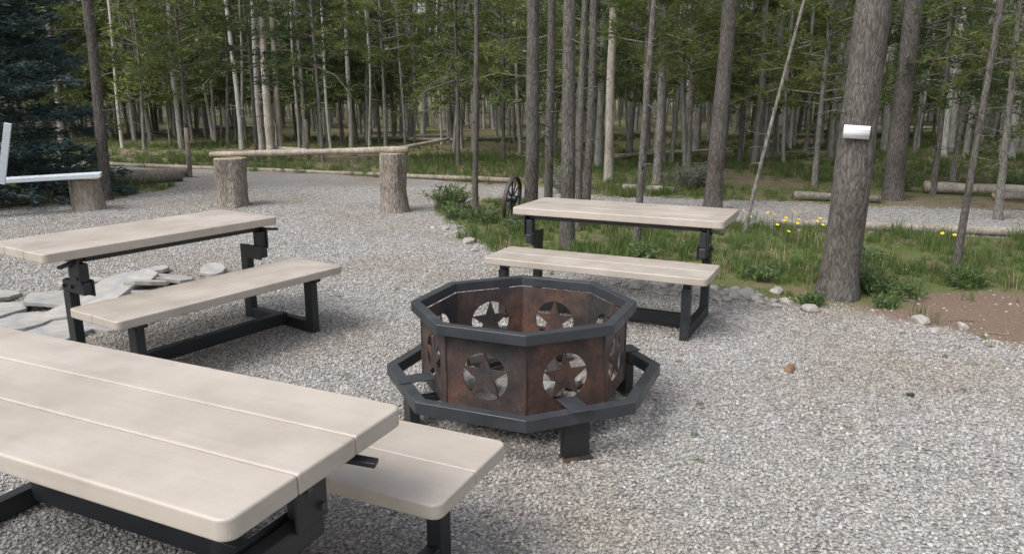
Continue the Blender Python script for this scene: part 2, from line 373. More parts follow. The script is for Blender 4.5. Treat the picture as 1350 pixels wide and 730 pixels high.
def pine(name,h,r,lean=(0,0),fol0=6.0,flen=1.3,dead0=1.0,nbr=60,clumps=9,per=9,nl=.16,nw=.03,mats=None,seed=0,col=None,loc=None,deadn=26,sides=10,flare=.25,curve=.12,spread_pow=1.0,deadlen=.9):
    rg=random.Random(seed); A=Acc()
    K=max(8,int(h/ .8)); pts=[];rd=[]
    ph=rg.uniform(0,6)
    for i in range(K+1):
        t=i/K; t2=t**1.3; z=h*t2
        wx=curve*math.sin(z*.45+ph)*min(1,z/2.5)+lean[0]*z; wy=curve*math.cos(z*.37+ph*2)*min(1,z/2.5)+lean[1]*z
        pts.append((wx,wy,z)); rd.append(r*(1-t2*.86))
    def at(z):
        for i in range(K):
            if pts[i+1][2]>=z:
                f=(z-pts[i][2])/(pts[i+1][2]-pts[i][2]); return Vector(pts[i]).lerp(Vector(pts[i+1]),f),rd[i]+(rd[i+1]-rd[i])*f
        return Vector(pts[-1]),rd[-1]
    zz=[-.08,.0,.05,.11,.2,.32,.5,.75,1.0,1.35,1.7,2.1,2.5,3.0]+list(np.arange(3.8,h,1.1))+[h]
    zz=[z for z in zz if z<=h]
    P_=[];R_=[]
    for z in zz:
        p,q=at(max(0,z)); P_.append((p.x,p.y,z)); R_.append(q*(1+flare*math.exp(-max(z,0)/.16)))
    Vt,Ft=tube_path(P_,R_,sides,.14,seed); A.add(Vt,Ft,0)
    for i in range(deadn):
        z=rg.uniform(dead0,max(dead0+.5,fol0+1)); p,q=at(z); az=rg.uniform(0,6.283); L=rg.uniform(.15,deadlen)*(1 if r>.06 else .6)
        d=Vector((math.cos(az),math.sin(az),rg.uniform(-.25,.3)))
        e=p+d*L; mid=p+d*L*.55+Vector((0,0,rg.uniform(-.04,.05)))
        Vt,Ft=tube_path([p+d*q*.7,mid,e+Vector((0,0,-.05*L))],[.009,.006,.002],4,0,0,False); A.add(Vt,Ft,0)
    C=[];D=[]
    for i in range(nbr):
        t=(i+rg.random())/nbr; z=fol0+(h-fol0)*t**spread_pow; p,q=at(min(z,h-.05)); az=rg.uniform(0,6.283)
        L=flen*(1-t)**.8*rg.uniform(.55,1.1)+.15
        up=.25+.5*t if rg.random()<.8 else -.1
        d=Vector((math.cos(az),math.sin(az),up)).normalized()
        droop=-.22*L*L*(1-t)
        pb=[p+d*q*.6,p+d*L*.5+Vector((0,0,droop*.2)),p+d*L+Vector((0,0,droop))]
        Vt,Ft=tube_path(pb,[max(.006,.014*L),.008*L+.002,.003],4,0,0,False); A.add(Vt,Ft,0)
        nc=max(3,int(clumps*L/flen*1.2))
        for c in range(nc):
            f=.3+.7*(c+rg.random())/nc
            base=pb[1].lerp(pb[2],(f-.5)*2) if f>.5 else pb[0].lerp(pb[1],f*2)
            side=Vector((-d.y,d.x,0))*rg.uniform(-1,1)*.32*L*(1.15-f)
            base=base+side+Vector((0,0,rg.uniform(-.05,.07)))
            dd=(d*.8+side.normalized()*.6 if side.length>1e-4 else d).normalized()
            for k in range(per):
                off=Vector((rg.gauss(0,1),rg.gauss(0,1),rg.gauss(0,.8)))*nl*.28
                D.append((dd*.7+Vector((rg.gauss(0,.6),rg.gauss(0,.6),rg.gauss(.15,.5)))).normalized()); C.append(base+off)
    if C:
        C=np.array([tuple(q) for q in C]); D=np.array([tuple(q) for q in D]); n=len(C)
        Vn,Fn=tris_from(C,D,NR.uniform(.7,1.3,n)*nl,NR.uniform(.7,1.3,n)*nw); A.add(Vn,Fn,1)
    o=A.obj(name,mats or [M_bark,M_needle],None,col)
    if loc is not None: o.location=(loc[0],loc[1],hz(loc[0],loc[1]))
    return o

# forest library
fl=lib('forest_tree_kinds')
for i in range(7):
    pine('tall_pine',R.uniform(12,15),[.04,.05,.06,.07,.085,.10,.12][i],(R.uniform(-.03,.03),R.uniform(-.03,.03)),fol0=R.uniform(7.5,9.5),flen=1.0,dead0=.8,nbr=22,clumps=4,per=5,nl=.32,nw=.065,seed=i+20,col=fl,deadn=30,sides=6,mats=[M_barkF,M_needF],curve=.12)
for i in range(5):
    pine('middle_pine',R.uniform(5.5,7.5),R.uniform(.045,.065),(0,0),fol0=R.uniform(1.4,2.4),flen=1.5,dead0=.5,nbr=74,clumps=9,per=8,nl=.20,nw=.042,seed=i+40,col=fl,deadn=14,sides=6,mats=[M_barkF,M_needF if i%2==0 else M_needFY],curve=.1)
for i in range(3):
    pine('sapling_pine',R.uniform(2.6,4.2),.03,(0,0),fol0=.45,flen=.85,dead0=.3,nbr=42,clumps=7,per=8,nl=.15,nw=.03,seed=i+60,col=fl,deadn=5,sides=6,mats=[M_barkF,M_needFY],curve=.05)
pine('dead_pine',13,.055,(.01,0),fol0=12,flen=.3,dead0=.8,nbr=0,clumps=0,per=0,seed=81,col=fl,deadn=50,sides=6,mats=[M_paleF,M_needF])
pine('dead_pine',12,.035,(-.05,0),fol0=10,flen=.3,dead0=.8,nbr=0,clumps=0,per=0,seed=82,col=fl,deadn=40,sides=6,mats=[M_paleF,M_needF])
names=[o.name for o in fl.objects]
order={n:i for i,n in enumerate(sorted(names))}
kinds=lambda pre:[order[n] for n in names if n.startswith(pre)]
KT,KM,KS,KD=kinds('tall'),kinds('middle'),kinds('sapling'),kinds('dead')
P=[];S=[];Rt=[];K=[]
def edge_y(x):
    if x<-9: return 20.5
    if x<0: return 20.5-(x+9)*.12
    if x<2: return 19.4-x*2.2
    return 15+.05*(x-2)
tries=0; occ={}
while tries<6600:
    tries+=1
    y=R.uniform(12,86); x=R.uniform(-1,1)*(.80*y+5)
    if y<edge_y(x)+R.uniform(0,2.5): continue
    cl=.33+.34*noise.noise(Vector((x*.25,y*.25,2)))
    key=(int(x//.7),int(y//.7))
    if key in occ: continue
    if R.random()>cl: continue
    occ[key]=1
    de=y-edge_y(x)
    u=R.random()
    mf=.24+.5*noise.noise(Vector((x*.12,y*.12,22)))
    if de<5: k=R.choice(KM) if u<mf+.06 else R.choice(KS) if u<mf+.11 else R.choice(KT) if u<.88 else R.choice(KD)
    elif y<50: k=R.choice(KM) if u<mf+.1 else R.choice(KT) if u<.90 else R.choice(KD)
    else: k=R.choice(KM) if u<.30 else R.choice(KT) if u<.9 else R.choice(KD)
    P.append((x,y,hz(x,y)-.02)); S.append(R.uniform(.8,1.2)); K.append(k); Rt.append((R.gauss(0,.025),R.gauss(0,.025),R.uniform(0,6.28)))
for _ in range(260):
    a=R.uniform(0,6.283); d=R.uniform(26,75); x=math.cos(a)*d; y=math.sin(a)*d
    if y>0 and abs(x)<.85*y+8: continue
    P.append((x,y,hz(x,y))); S.append(R.uniform(.85,1.2)); K.append(R.choice(KT+KM)); Rt.append((0,0,R.uniform(0,6.28)))
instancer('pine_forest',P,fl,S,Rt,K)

TR=[((2.67,6.02),.150,13,(.006,0),'pine_tree',M_bark,7,.5,26),
((5.99,11.9),.150,14,(0,0),'pine_tree',M_bark,4.2,1.6,26),
((4.20,7.0),.036,7,(.0,0),'pine_tree',M_bark,3.2,.8,14),
((2.85,10.7),.118,14,(.02,0),'pine_tree',M_bark,7,2,26),
((2.76,8.9),.024,7,(.19,.03),'pine_tree',M_barkfar,5,.6,14),
((1.29,7.7),.037,9,(.03,0),'pine_tree',M_bark,5,.6,26),
((.59,7.9),.078,12,(.0,0),'pine_tree',M_bark,6,.8,34),
((.25,9.9),.093,13,(.0,0),'pine_tree',M_bark,6,.8,34),
((.50,10.4),.060,13,(-.01,0),'pine_tree',M_bark,6,.8,30),
((1.0,10.2),.055,13,(.01,0),'pine_tree',M_bark,6,.8,30),
((.80,9.0),.040,12,(.0,0),'pine_tree',M_bark,5.5,.8,30),
((1.8,14.2),.085,13,(.0,0),'dead_pine_tree',M_pale,11,1.5,30),
((2.64,13.8),.080,13,(.01,0),'pine_tree',M_barkfar,5,1.2,30),
((-.52,10.7),.042,9,(.0,0),'pine_tree',M_bark,4.5,.8,20),
((-6.33,11.8),.085,12,(.03,0),'pine_tree',M_bark,2.9,.5,30),
((-6.97,22.2),.12,15,(-.012,0),'dead_pine_tree',M_pale,13,1.5,30),
((-6.75,22.4),.09,14,(.0,0),'dead_pine_tree',M_pale,13,1.5,30)]
for i,(l,r,h,le,nm,mt,f0,d0,dn) in enumerate(TR):
    pine(nm,h,r,le,fol0=f0,flen=1.1 if r>.06 else .8,dead0=d0,nbr=36 if nm!='dead_pine_tree' else 4,clumps=6,per=8,nl=.16,nw=.03,seed=100+i,loc=l,deadn=dn,sides=20 if r>.1 else 12,mats=[mt,M_needle],curve=.03 if r>.06 else .05,deadlen=.45 if l[1]<8.5 else .8)
for i,(l,h,f0) in enumerate([((5.3,13.3),8,1.4),((8.4,14.5),8,1.3),((3.6,15.5),8,1.8),((.4,14.9),8,1.9),((7.0,12.6),7,1.5),((-1.2,17.0),8,1.8),((-7.4,17.5),7,1.9),((-4.6,18.6),7,2.1),((-9.6,16.5),8,1.4),((6.4,9.9),6,1.9),((8.6,11.8),7,1.2),((2.2,12.8),7,2.0),((-2.9,17.6),7,2.2),((-6.2,18.6),8,1.8),((4.5,16.5),8,1.4),((7.2,16.0),8,1.2),((1.4,16.5),8,1.8),((-.2,18.8),8,1.6)]):
    pine('young_pine_tree',h,.05,(R.uniform(-.02,.02),0),fol0=f0,flen=1.5,dead0=.6,nbr=90,clumps=12,per=13,nl=.13,nw=.021,seed=200+i,loc=l,deadn=16,sides=9,mats=[M_barkfar,M_needleY if i%3!=1 else M_needle],curve=.06)
def spruce(name,loc,h,rb,seed):
    rg=random.Random(seed);A=Acc()
    Vt,Ft=tube_path([(0,0,-.05),(0,0,h*.5),(0,0,h)],[.16,.09,.01],10); A.add(Vt,Ft,0)
    C=[];D=[]
    nb=400
    for i in range(nb):
        t=((i+rg.random())/nb)**1.15; z=.12+(h-.2)*t; L=rb*(1-t)**.85*rg.uniform(.75,1.08); az=rg.uniform(0,6.283)
        d=Vector((math.cos(az),math.sin(az),-.12+.5*t)); s=Vector((-d.y,d.x,0))
        b0=Vector((0,0,z)); e=b0+d*L+Vector((0,0,.10*L))
        Vt,Ft=tube_path([b0,b0+d*L*.5+Vector((0,0,-.05*L)),e],[.018,.01,.003],4,0,0,False);A.add(Vt,Ft,0)
        for c in range(int(6+17*L/rb)):
            f=rg.uniform(.45,1.0); base=b0.lerp(e,f)+s*rg.uniform(-.42,.42)*L*(1.1-f)+Vector((0,0,-.06*L*rg.random()))
            base.z=max(.05,base.z)
            for k in range(16):
                C.append(tuple(base+Vector((rg.gauss(0,.05),rg.gauss(0,.05),rg.gauss(0,.03))))); 
                D.append(tuple((d*.9+s*rg.gauss(0,.5)+Vector((0,0,rg.gauss(.1,.35)))).normalized()))
    C=np.array(C);D=np.array(D);n=len(C)
    Vn,Fn=tris_from(C,D,NR.uniform(.08,.15,n),NR.uniform(.024,.038,n));A.add(Vn,Fn,1)
    o=A.obj(name,[M_bark,M_spruce]); o.location=(loc[0],loc[1],0); return o
spruce('blue_spruce_tree',(-8.55,11.9),9.0,2.25,5)

# grass
gl=lib('grass_tufts')
def tuft(nm,nb,h,w,spread,mat,seed,bend=.5,col=gl):
    rg=random.Random(seed);V=[];F=[]
    for i in range(nb):
        a=rg.uniform(0,6.283);b_=Vector((rg.gauss(0,spread),rg.gauss(0,spread),-.01)); hh_=h*rg.uniform(.5,1.1); bd=rg.uniform(.1,bend)*hh_
        d=Vector((math.cos(a),math.sin(a),0)); s=Vector((-d.y,d.x,0))*w/2
        n0=len(V); m_=b_+d*bd*.3+Vector((0,0,hh_*.6)); e=b_+d*bd+Vector((0,0,hh_))
        V+=[b_-s,b_+s,m_+s*.8,m_-s*.8,e]; F+=[(n0,n0+1,n0+2,n0+3),(n0+3,n0+2,n0+4)]
    return mesh_obj(nm,V,F,mat,None,None,False,col)
tuft('a_grass',26,.14,.006,.035,M_grass,1);tuft('b_grass',34,.09,.005,.05,M_grass,2,.8);tuft('c_grass',18,.19,.006,.03,M_grass,3);tuft('d_grass_dry',14,.15,.005,.04,M_dry,4,.9)
P=[];S=[];K=[]
def addg(x,y,s):
    P.append((x,y,hz(x,y))); S.append(s*R.uniform(.6,1.25)); K.append(3 if R.random()<.10 else R.randint(0,2))
for _ in range(34000):
    x=R.uniform(-1.2,11);y=R.uniform(3,12)
    if x>.85*y+1.5: continue
    g,s_,d=zone(x,y)
    if not s_: continue
    dn=.62+1.3*noise.noise(Vector((x*1.1,y*1.1,4)))
    edge=sm(0,.8,(y-(7.4-.55*x)))
    if x>2.6: edge=sm(5.9,6.9,y)
    pr=dn*edge*.6+.015
    if d: pr=.015
    if R.random()<pr: addg(x,y,.7 if R.random()<.85 else 1.1)
for _ in range(42000):
    y=R.uniform(11.5,30); x=R.uniform(-1,1)*(.8*y+2)
    g,s_,d=zone(x,y)
    if g or s_: continue
    dn=.20+1.0*noise.noise(Vector((x*.35,y*.35,14)))
    if y<21 and y>14: dn+=.30
    if R.random()<dn*.75: addg(x,y,1.1)
for _ in range(60):
    y=R.uniform(2,9);x=R.uniform(-1,1)*(.75*y); addg(x,y,.35)
rt=np.zeros((len(P),3)); rt[:,2]=NR.uniform(0,6.28,len(P))
instancer('grass',P,gl,S,rt,K)

def shrub(name,loc,rx,h,n,leaf,mat,seed,w=.5):
    rg=random.Random(seed);A=Acc();C=[];D=[]
    for i in range(int(n/22)):
        a=rg.uniform(0,6.283); rr_=rx*rg.random()**.6; tip=Vector((math.cos(a)*rr_,math.sin(a)*rr_,h*rg.uniform(.45,1)*(1-.4*(rr_/rx)**2)))
        b0=Vector((tip.x*.25,tip.y*.25,0))
        Vt,Ft=tube_path([b0,b0.lerp(tip,.5)+Vector((0,0,.03)),tip],[.005,.004,.002],4,0,0,False);A.add(Vt,Ft,0)
        for k in range(22):
            f=rg.uniform(.3,1.05);c=b0.lerp(tip,f)+Vector((rg.gauss(0,.02),rg.gauss(0,.02),rg.gauss(0,.015)))
            C.append(tuple(c)); D.append(tuple(Vector((rg.gauss(0,.7),rg.gauss(0,.7),rg.gauss(.45,.5))).normalized()))
    C=np.array(C);D=np.array(D);m_=len(C)
    ref=NR.normal(size=(m_,3));p=np.cross(D,ref);p/=np.linalg.norm(p,axis=1)[:,None]
    L=(NR.uniform(.6,1.3,m_)*leaf)[:,None];v=np.empty((m_,4,3));v[:,0]=C;v[:,1]=C+D*L*.5+p*L*w/2;v[:,2]=C+D*L;v[:,3]=C+D*L*.5-p*L*w/2
    A.add(v.reshape(-1,3),[(4*i,4*i+1,4*i+2,4*i+3) for i in range(m_)],1)
    o=A.obj(name,[M_twig,mat]);o.location=(loc[0],loc[1],hz(*loc));return o
for i,(l,rx,h) in enumerate([((3.0,6.15),.26,.22),((3.2,5.95),.16,.14),((2.35,5.75),.13,.09),((2.95,6.55),.28,.26),((-.35,9.6),.3,.25),((-.75,9.9),.22,.22),((.05,9.0),.25,.2),((3.9,6.3),.2,.16),((2.2,6.6),.2,.15),((1.3,7.4),.2,.18),((3.4,7.3),.3,.22),((2.9,5.7),.1,.09),((.9,7.1),.15,.12)]):
    shrub('leafy_weed',l,rx,h,800 if rx>.18 else 400,.042,M_weed,300+i,.35)
for i,l in enumerate([(3.03,13.1),(3.4,13.4),(.9,12.5)]):
    shrub('sagebrush',l,.42,.5,2200,.04,M_sage,330+i,.35)
for i,l in enumerate([(8.6,13.0),(-.9,10.9),(6.6,13.0),(-9.2,14.6),(-8.3,15.2)]):
    shrub('green_bush',l,.4,.4,1500,.05,M_weed,350+i,.4)
mY,nt,b=newmat('yellow_petals'); b.inputs['Base Color'].default_value=(.65,.50,.03,1); b.inputs['Roughness'].default_value=.6
A=Acc()
for c0,n_ in (((3.1,8.9),7),((3.5,8.5),5),((2.95,8.2),3),((2.6,9.0),2),((4.6,7.9),2)):
    for i in range(n_):
        x=c0[0]+R.gauss(0,.18);y=c0[1]+R.gauss(0,.15);z0=hz(x,y);hh_=R.uniform(.14,.24)
        Vt,Ft=tube_path([(x,y,z0),(x+.01,y,z0+hh_)],[.003,.002],4,0,0,False);A.add(Vt,Ft,1)
        c=Vector((x+.01,y,z0+hh_)); tl=Vector((R.gauss(0,.3),-.5,1)).normalized(); a=tl.orthogonal().normalized();bq=tl.cross(a)
        V_=[c]
        for k in range(16):
            t=2*math.pi*k/16; rr_=.026 if k%2 else .014; V_.append(c+(a*math.cos(t)+bq*math.sin(t))*rr_+tl*.006)
        A.add(V_,[(0,1+k,1+(k+1)%16) for k in range(16)],0)
A.obj('yellow_wildflowers',[mY,M_weed])

# ------------------------------------------------------------ rocks
def rock(name,loc,s,seed=0,mat=M_rock,parent=None,rz=None,tilt=0,sub=3):
    bm=bmesh.new(); bmesh.ops.create_icosphere(bm,subdivisions=sub,radius=1)
    o_=Vector((seed*5.17,seed*1.3,0))
    for q in bm.verts:
        d=q.co.copy(); n_=1+.35*noise.noise(d*1.0+o_)+.12*noise.noise(d*3+o_)
        c=d*n_
        for k in range(6):
            f=Vector((noise.noise(o_+Vector((k*3.3,1,0))),noise.noise(o_+Vector((1,k*3.3,0))),noise.noise(o_+Vector((0,1,k*3.3))))).normalized()
            e=c.dot(f)-.66
            if e>0:c-=f*e*.9
        q.co=Vector((c.x*s[0],c.y*s[1],c.z*s[2]))
    me=bpy.data.meshes.new(name);bm.to_mesh(me);bm.free();me.materials.append(mat)
    o=link(bpy.data.objects.new(name,me),parent);o.location=loc;o.rotation_euler=(tilt,tilt*.5,rz if rz is not None else R.uniform(0,6));return o
edge=empty('rock_edging')
EP=[(-.9,9.2),(-.72,8.8),(-.5,8.4),(-.28,7.95),(-.1,7.6),(.18,7.2),(.45,7.0),(.72,6.8),(.95,6.65),(1.12,6.5),(1.3,6.3),(1.48,6.15),(1.62,6.02),(1.78,5.95),(1.9,5.85),(1.68,5.85),(1.5,5.98),(1.35,6.1),(1.2,6.3),(1.55,6.3),(1.75,6.12),(2.0,6.0),(2.15,5.75),(1.05,6.35),(2.95,5.15)]
for i,(x,y) in enumerate(EP):
    for k in range(4 if i>4 else 2):
        s=R.uniform(.045,.08)*(1 if k==0 else .6); xx=x+R.gauss(0,.09);yy=y+R.gauss(0,.09)
        rock('stone_%d_%d'%(i,k),(xx,yy,hz(xx,yy)+s*.25),(s*1.2,s*.9,s*.7),seed=i*3+k,parent=edge,sub=2)
rock('stone_big',(1.88,5.93,.04),(.10,.07,.06),seed=91,parent=edge)
fs=empty('flagstone_pile')
def flag(name,x,y,z,s,tilt,seed):
    rg=random.Random(seed);n=rg.randint(9,12);out=[]
    ex=rg.uniform(1.0,1.5)
    for i in range(n):
        a=2*math.pi*(i+rg.uniform(-.35,.35))/n; r_=s*rg.uniform(.78,1.12); out.append((r_*math.cos(a)*ex,r_*math.sin(a)*.9))
    o=prism(name,fs,out,-.018,.018,M_flag,bevel=.008);o.location=(x,y,z);o.rotation_euler=(tilt*rg.uniform(-1,1),tilt,rg.uniform(0,3.1));return o
for i,(x,y,s,z,t) in enumerate([(-3.9,5.45,.32,.03,.06),(-3.5,5.75,.27,.04,.12),(-3.25,6.1,.26,.055,-.14),(-3.0,6.45,.20,.04,.16),(-2.75,6.8,.14,.03,-.1),(-3.5,5.15,.30,.03,.06),(-3.2,5.5,.27,.065,-.14),(-2.9,5.85,.24,.055,.12),(-3.7,6.35,.18,.03,.1),(-3.3,6.8,.15,.03,.06),(-3.15,4.9,.30,.02,.03),(-2.8,5.2,.24,.02,.05),(-4.2,5.9,.22,.03,.1),(-2.5,6.2,.13,.02,.05),(-4.3,5.2,.28,.03,.1),(-3.0,6.05,.14,.10,.2),(-3.8,4.9,.2,.03,.0)]):
    flag('flagstone_%d'%i,x,y,z,s,t,120+i)
mc,nt,b=newmat('rusty_brown_stone'); v=coords(nt);n=noisetex(nt,v,30,4);c=ramp(nt,[(.3,(.10,.055,.035)),(.7,(.26,.15,.09))],n);nt.links.new(c.outputs[0],b.inputs['Base Color']);b.inputs['Roughness'].default_value=.9
rock('brown_stone',(1.65,4.25,.02),(.05,.035,.025),seed=7,mat=mc,sub=2)
rock('brown_stone',(-.32,3.28,.02),(.05,.04,.03),seed=9,mat=mc,sub=2)
rock('dark_stone',(2.16,3.85,.015),(.025,.022,.02),seed=8,sub=2,mat=M_frame)

# ------------------------------------------------------------ picnic bench-table units
def roundrect(x0,x1,y0,y1,r,c):
    out=[]
    for (cx,cy,a0,f) in ((x0,y0,180,c[0]),(x1,y0,270,c[1]),(x1,y1,0,c[2]),(x0,y1,90,c[3])):
        if f:
            px=cx+r*(1 if cx==x0 else -1);py=cy+r*(1 if cy==y0 else -1)
            for k in range(9):
                a=rad(a0+k*90/8);out.append((px+r*math.cos(a),py+r*math.sin(a)))
        else: out.append((cx,cy))
    return out
def slab(prefix,par,x0,x1,y0,y1,z1,th,nb,r=.035):
    w=(y1-y0)/nb;g=.0012
    for i in range(nb):
        a=y0+i*w+(g if i else 0);b_=y0+(i+1)*w-(g if i<nb-1 else 0)
        c=(i==0,i==0,i==nb-1,i==nb-1)
        prism('%s_board_%d'%(prefix,i+1),par,roundrect(x0,x1,a,b_,r,c),z1-th,z1,M_board,bevel=.007)
def unit(loc,rz,L=1.6,W=.66,gap=.03,sw=.48,seaty=.38,pivy=-.05,legy=-.20,nseat=2,inset=.14,tl_=0,tr_=0,sl_=0,sr_=0,th=.055,hy=0.02):
    u=empty('picnic_table_bench',(loc[0],loc[1],.0),rz)
    h=L/2
    slab('table',u,-h-tl_,h+tr_,-W,0,.75,th,3)
    slab('seat',u,-h-sl_,h+sr_,gap,gap+sw,.45,.05,nseat)
    F_=M_frame; lw=.075
    zb=.75-th; zs=.40
    for s in(-1,1):
        x=s*(h-inset)
        sn='right' if s>0 else 'left'
        box('table_cross_bar_'+sn,u,(x,-W/2,zb-.0185),(.05,W-.12,.035),F_)
        box('seat_cross_bar_'+sn,u,(x,gap+sw/2,zs-.0185),(.05,sw-.1,.035),F_)
        box('seat_leg_'+sn,u,(x,seaty,(zs-.037)/2),(.055,lw,zs-.039),F_)
        box('pivot_plate_'+sn,u,(x+s*.034,pivy-.01,zb-.085),(.012,.12,.15),F_,bevel=.02)
        box('table_arm_'+sn,u,(x,pivy,zb-.037-.055),(.05,.07,.108),F_)
        j0,j1=(legy-lw/2,pivy+.05)
        box('folding_joint_'+sn,u,(x,(j0+j1)/2,zb-.185),(.054,j1-j0,.075),F_,bevel=.01)
        box('joint_plate_'+sn,u,(x-s*.034,(j0+j1)/2+.01,zb-.185),(.011,(j1-j0)*.95,.10),F_,bevel=.02)
        for q in range(4):
            a=mesh_obj('bolt_%s_%d'%(sn,q),*tube_path([(0,0,0),(.012,0,0)],[.011,.011],8),M_rim,u); a.location=(x+s*(.040 if q<2 else .028)-(0 if s>0 else .012),pivy-.03+(.05*(q%2)) if q<2 else j0+.03+.08*(q%2),zb-.05-.07*(q%2) if q<2 else zb-.185)
        ztop=zb-.224
        box('table_leg_'+sn,u,(x,legy,ztop/2+.001),(.055,lw,ztop),F_)
        y0=legy+lw/2+.002;y1=seaty-lw/2-.002
        box('foot_beam_'+sn,u,(x,(y0+y1)/2,.045),(.055,y1-y0,.08),F_)
        box('latch_handle_'+sn,u,(x+s*.085,pivy+hy,zb-.03),(.11,.035,.016),F_,(0,.12*s,.3*s))
    box('table_rail',u,(0,-W+.12,zb-.019),(2*(h-inset)-.054,.04,.034),F_)
    box('table_rail_front',u,(0,-.07,zb-.019),(2*(h-inset)-.054,.04,.034),F_)
    yb=legy+.62*(seaty-legy)
    box('long_beam',u,(0,yb,.075),(2*(h-inset)-.058,.06,.08),F_)
    return u
unit((-1.169,2.393),rad(-24.8),L=1.90,W=.665,gap=.01,sw=.47,seaty=.36,pivy=-.31,legy=-.52,sr_=.10,inset=.11,hy=.12)
unit((-2.10,4.76),rad(-123.4),L=1.53,gap=.09,sw=.49,seaty=.45,sl_=.05,sr_=.03,tr_=.08)
unit((.73,5.515),rad(154.8),L=1.62,gap=.03,sw=.47,seaty=.43)

# ------------------------------------------------------------ fire pit
fp=empty('fire_pit',(.06,3.72,.0))
def octring(name,ro,ri,z0,z1,mat,bev=.004,rot=0):
    V=[];F_=[]
    for k in range(8):
        a=rad(-90+rot+45*k)
        for rr_,z in((ro,z0),(ro,z1),(ri,z1),(ri,z0)): V.append((rr_*math.cos(a),rr_*math.sin(a),z))
    for k in range(8):
        b0=4*k;b1=4*((k+1)%8)
        for j in range(4): F_.append((b0+j,b1+j,b1+(j+1)%4,b0+(j+1)%4))
    return mesh_obj(name,V,F_,mat,fp,bevel=bev)
octring('top_rim',.575,.525,.530,.582,M_rim)
octring('lower_ring',.710,.652,.185,.245,M_rim)
Rw=.519;z0,z1=.16,.528
side=2*Rw*math.sin(rad(22.5));ap=Rw*math.cos(rad(22.5));Hh=z1-z0
cr=.113
for k in range(8):
    am=rad(-90+22.5+45*k)
    ho,vo_=side/2-.001,Hh/2
    n_=48; ang=[2*math.pi*i/n_ for i in range(n_)]
    ca=math.atan2(vo_,ho)
    for c_ in (ca,math.pi-ca,math.pi+ca,2*math.pi-ca):
        j=min(range(n_),key=lambda q:abs(ang[q]-c_)); ang[j]=c_
    V=[];F_=[]
    for a in ang: V.append((cr*math.cos(a),0,cr*math.sin(a)))
    for a in ang:
        c_,s_=math.cos(a),math.sin(a); t=min(ho/abs(c_) if abs(c_)>1e-6 else 9,vo_/abs(s_) if abs(s_)>1e-6 else 9); V.append((t*c_,0,t*s_))
    for i in range(n_): F_.append((i,(i+1)%n_,n_+(i+1)%n_,n_+i))
    # give each panel its own texture coordinates by keeping the mesh in the pit's space
    px,py,pz=ap*math.cos(am),ap*math.sin(am),(z0+z1)/2; rz_=am+math.pi/2
    T=lambda q:(px+q[0]*math.cos(rz_),py+q[0]*math.sin(rz_),pz+q[2])
    o=mesh_obj('wall_panel_%d'%(k+1),[T(q) for q in V],F_,M_rust,fp); so=o.modifiers.new('t','SOLIDIFY');so.thickness=.006;so.offset=0
    V=[];rs=.118
    for i in range(10):
        a=math.pi/2+i*math.pi/5;r_=rs if i%2==0 else rs*.40; V.append((r_*math.cos(a),0,r_*math.sin(a)))
    V.append((0,0,0)); F_=[(10,i,(i+1)%10) for i in range(10)]
    s=mesh_obj('star_%d'%(k+1),[T(q) for q in V],F_,M_rust,fp); so=s.modifiers.new('t','SOLIDIFY');so.thickness=.010;so.offset=0
    av=rad(-90+45*k); box('corner_seam_%d'%(k+1),fp,(Rw*math.cos(av)*1.004,Rw*math.sin(av)*1.004,(z0+z1)/2),(.014,.012,Hh-.004),M_rust,(0,0,av))
for i,a in enumerate((-68,22,112,202)):
    a=rad(a);rc=.585
    box('support_tab_%d'%(i+1),fp,(rc*math.cos(a),rc*math.sin(a),.2495),(.17,.10,.008),M_rim,(0,0,a))
    box('leg_%d'%(i+1),fp,(.60*math.cos(a),.60*math.sin(a),.092),(.05,.125,.180),M_frame,(0,0,a))
    box('foot_%d'%(i+1),fp,(.61*math.cos(a),.61*math.sin(a),.008),(.08,.14,.012),M_rust,(0,0,a))
box('under_frame_a',fp,(0,0,.138),(1.1,.05,.03),M_frame,(0,0,rad(22)))
box('under_frame_b',fp,(0,0,.106),(1.1,.05,.03),M_frame,(0,0,rad(112)))
ma,nt,b=newmat('ash');v=coords(nt);n=noisetex(nt,v,14,7,.75);c=ramp(nt,[(.3,(.07,.06,.05)),(.55,(.22,.20,.18)),(.75,(.40,.37,.34))],n);nt.links.new(c.outputs[0],b.inputs['Base Color']);b.inputs['Roughness'].default_value=1;bump(nt,b,n,.8,.02)
V=[(0,0,.18)];F_=[]
for ri in range(1,9):
    for k in range(32):
        a=2*math.pi*k/32;r_=.475*ri/8;V.append((r_*math.cos(a),r_*math.sin(a),.175+.025*noise.noise(Vector((r_*math.cos(a)*7,r_*math.sin(a)*7,2)))))
for k in range(32):F_.append((0,1+k,1+(k+1)%32))
for ri in range(7):
    for k in range(32):
        F_.append((1+ri*32+k,1+(ri+1)*32+k,1+(ri+1)*32+(k+1)%32,1+ri*32+(k+1)%32))
mesh_obj('ash_bed',V,F_,ma,fp,smooth=True)
mch,nt,b=newmat('charred_wood');b.inputs['Base Color'].default_value=(.035,.03,.027,1);b.inputs['Roughness'].default_value=.85
for i,(x,y,a,l) in enumerate([(-.1,.12,.4,.4),(.15,-.05,1.7,.33),(.05,.2,-.6,.36)]):
    d=Vector((math.cos(a),math.sin(a),.1))*l/2
    mesh_obj('charred_log_%d'%i,*tube_path([Vector((x,y,.24))-d,Vector((x,y,.245)),Vector((x,y,.24))+d],[.035,.04,.03],10,.3,i),mch,fp)
for i,(x,y,s) in enumerate([(-.12,.30,.085),(.05,.33,.05),(.2,.25,.06),(-.25,-.1,.05),(.12,-.28,.06),(-.2,-.2,.07),(.25,-.15,.06)]):
    rock('pit_rock_%d'%i,(x,y,.22),(s*1.3,s,s*.8),seed=40+i,parent=fp,mat=M_flag)

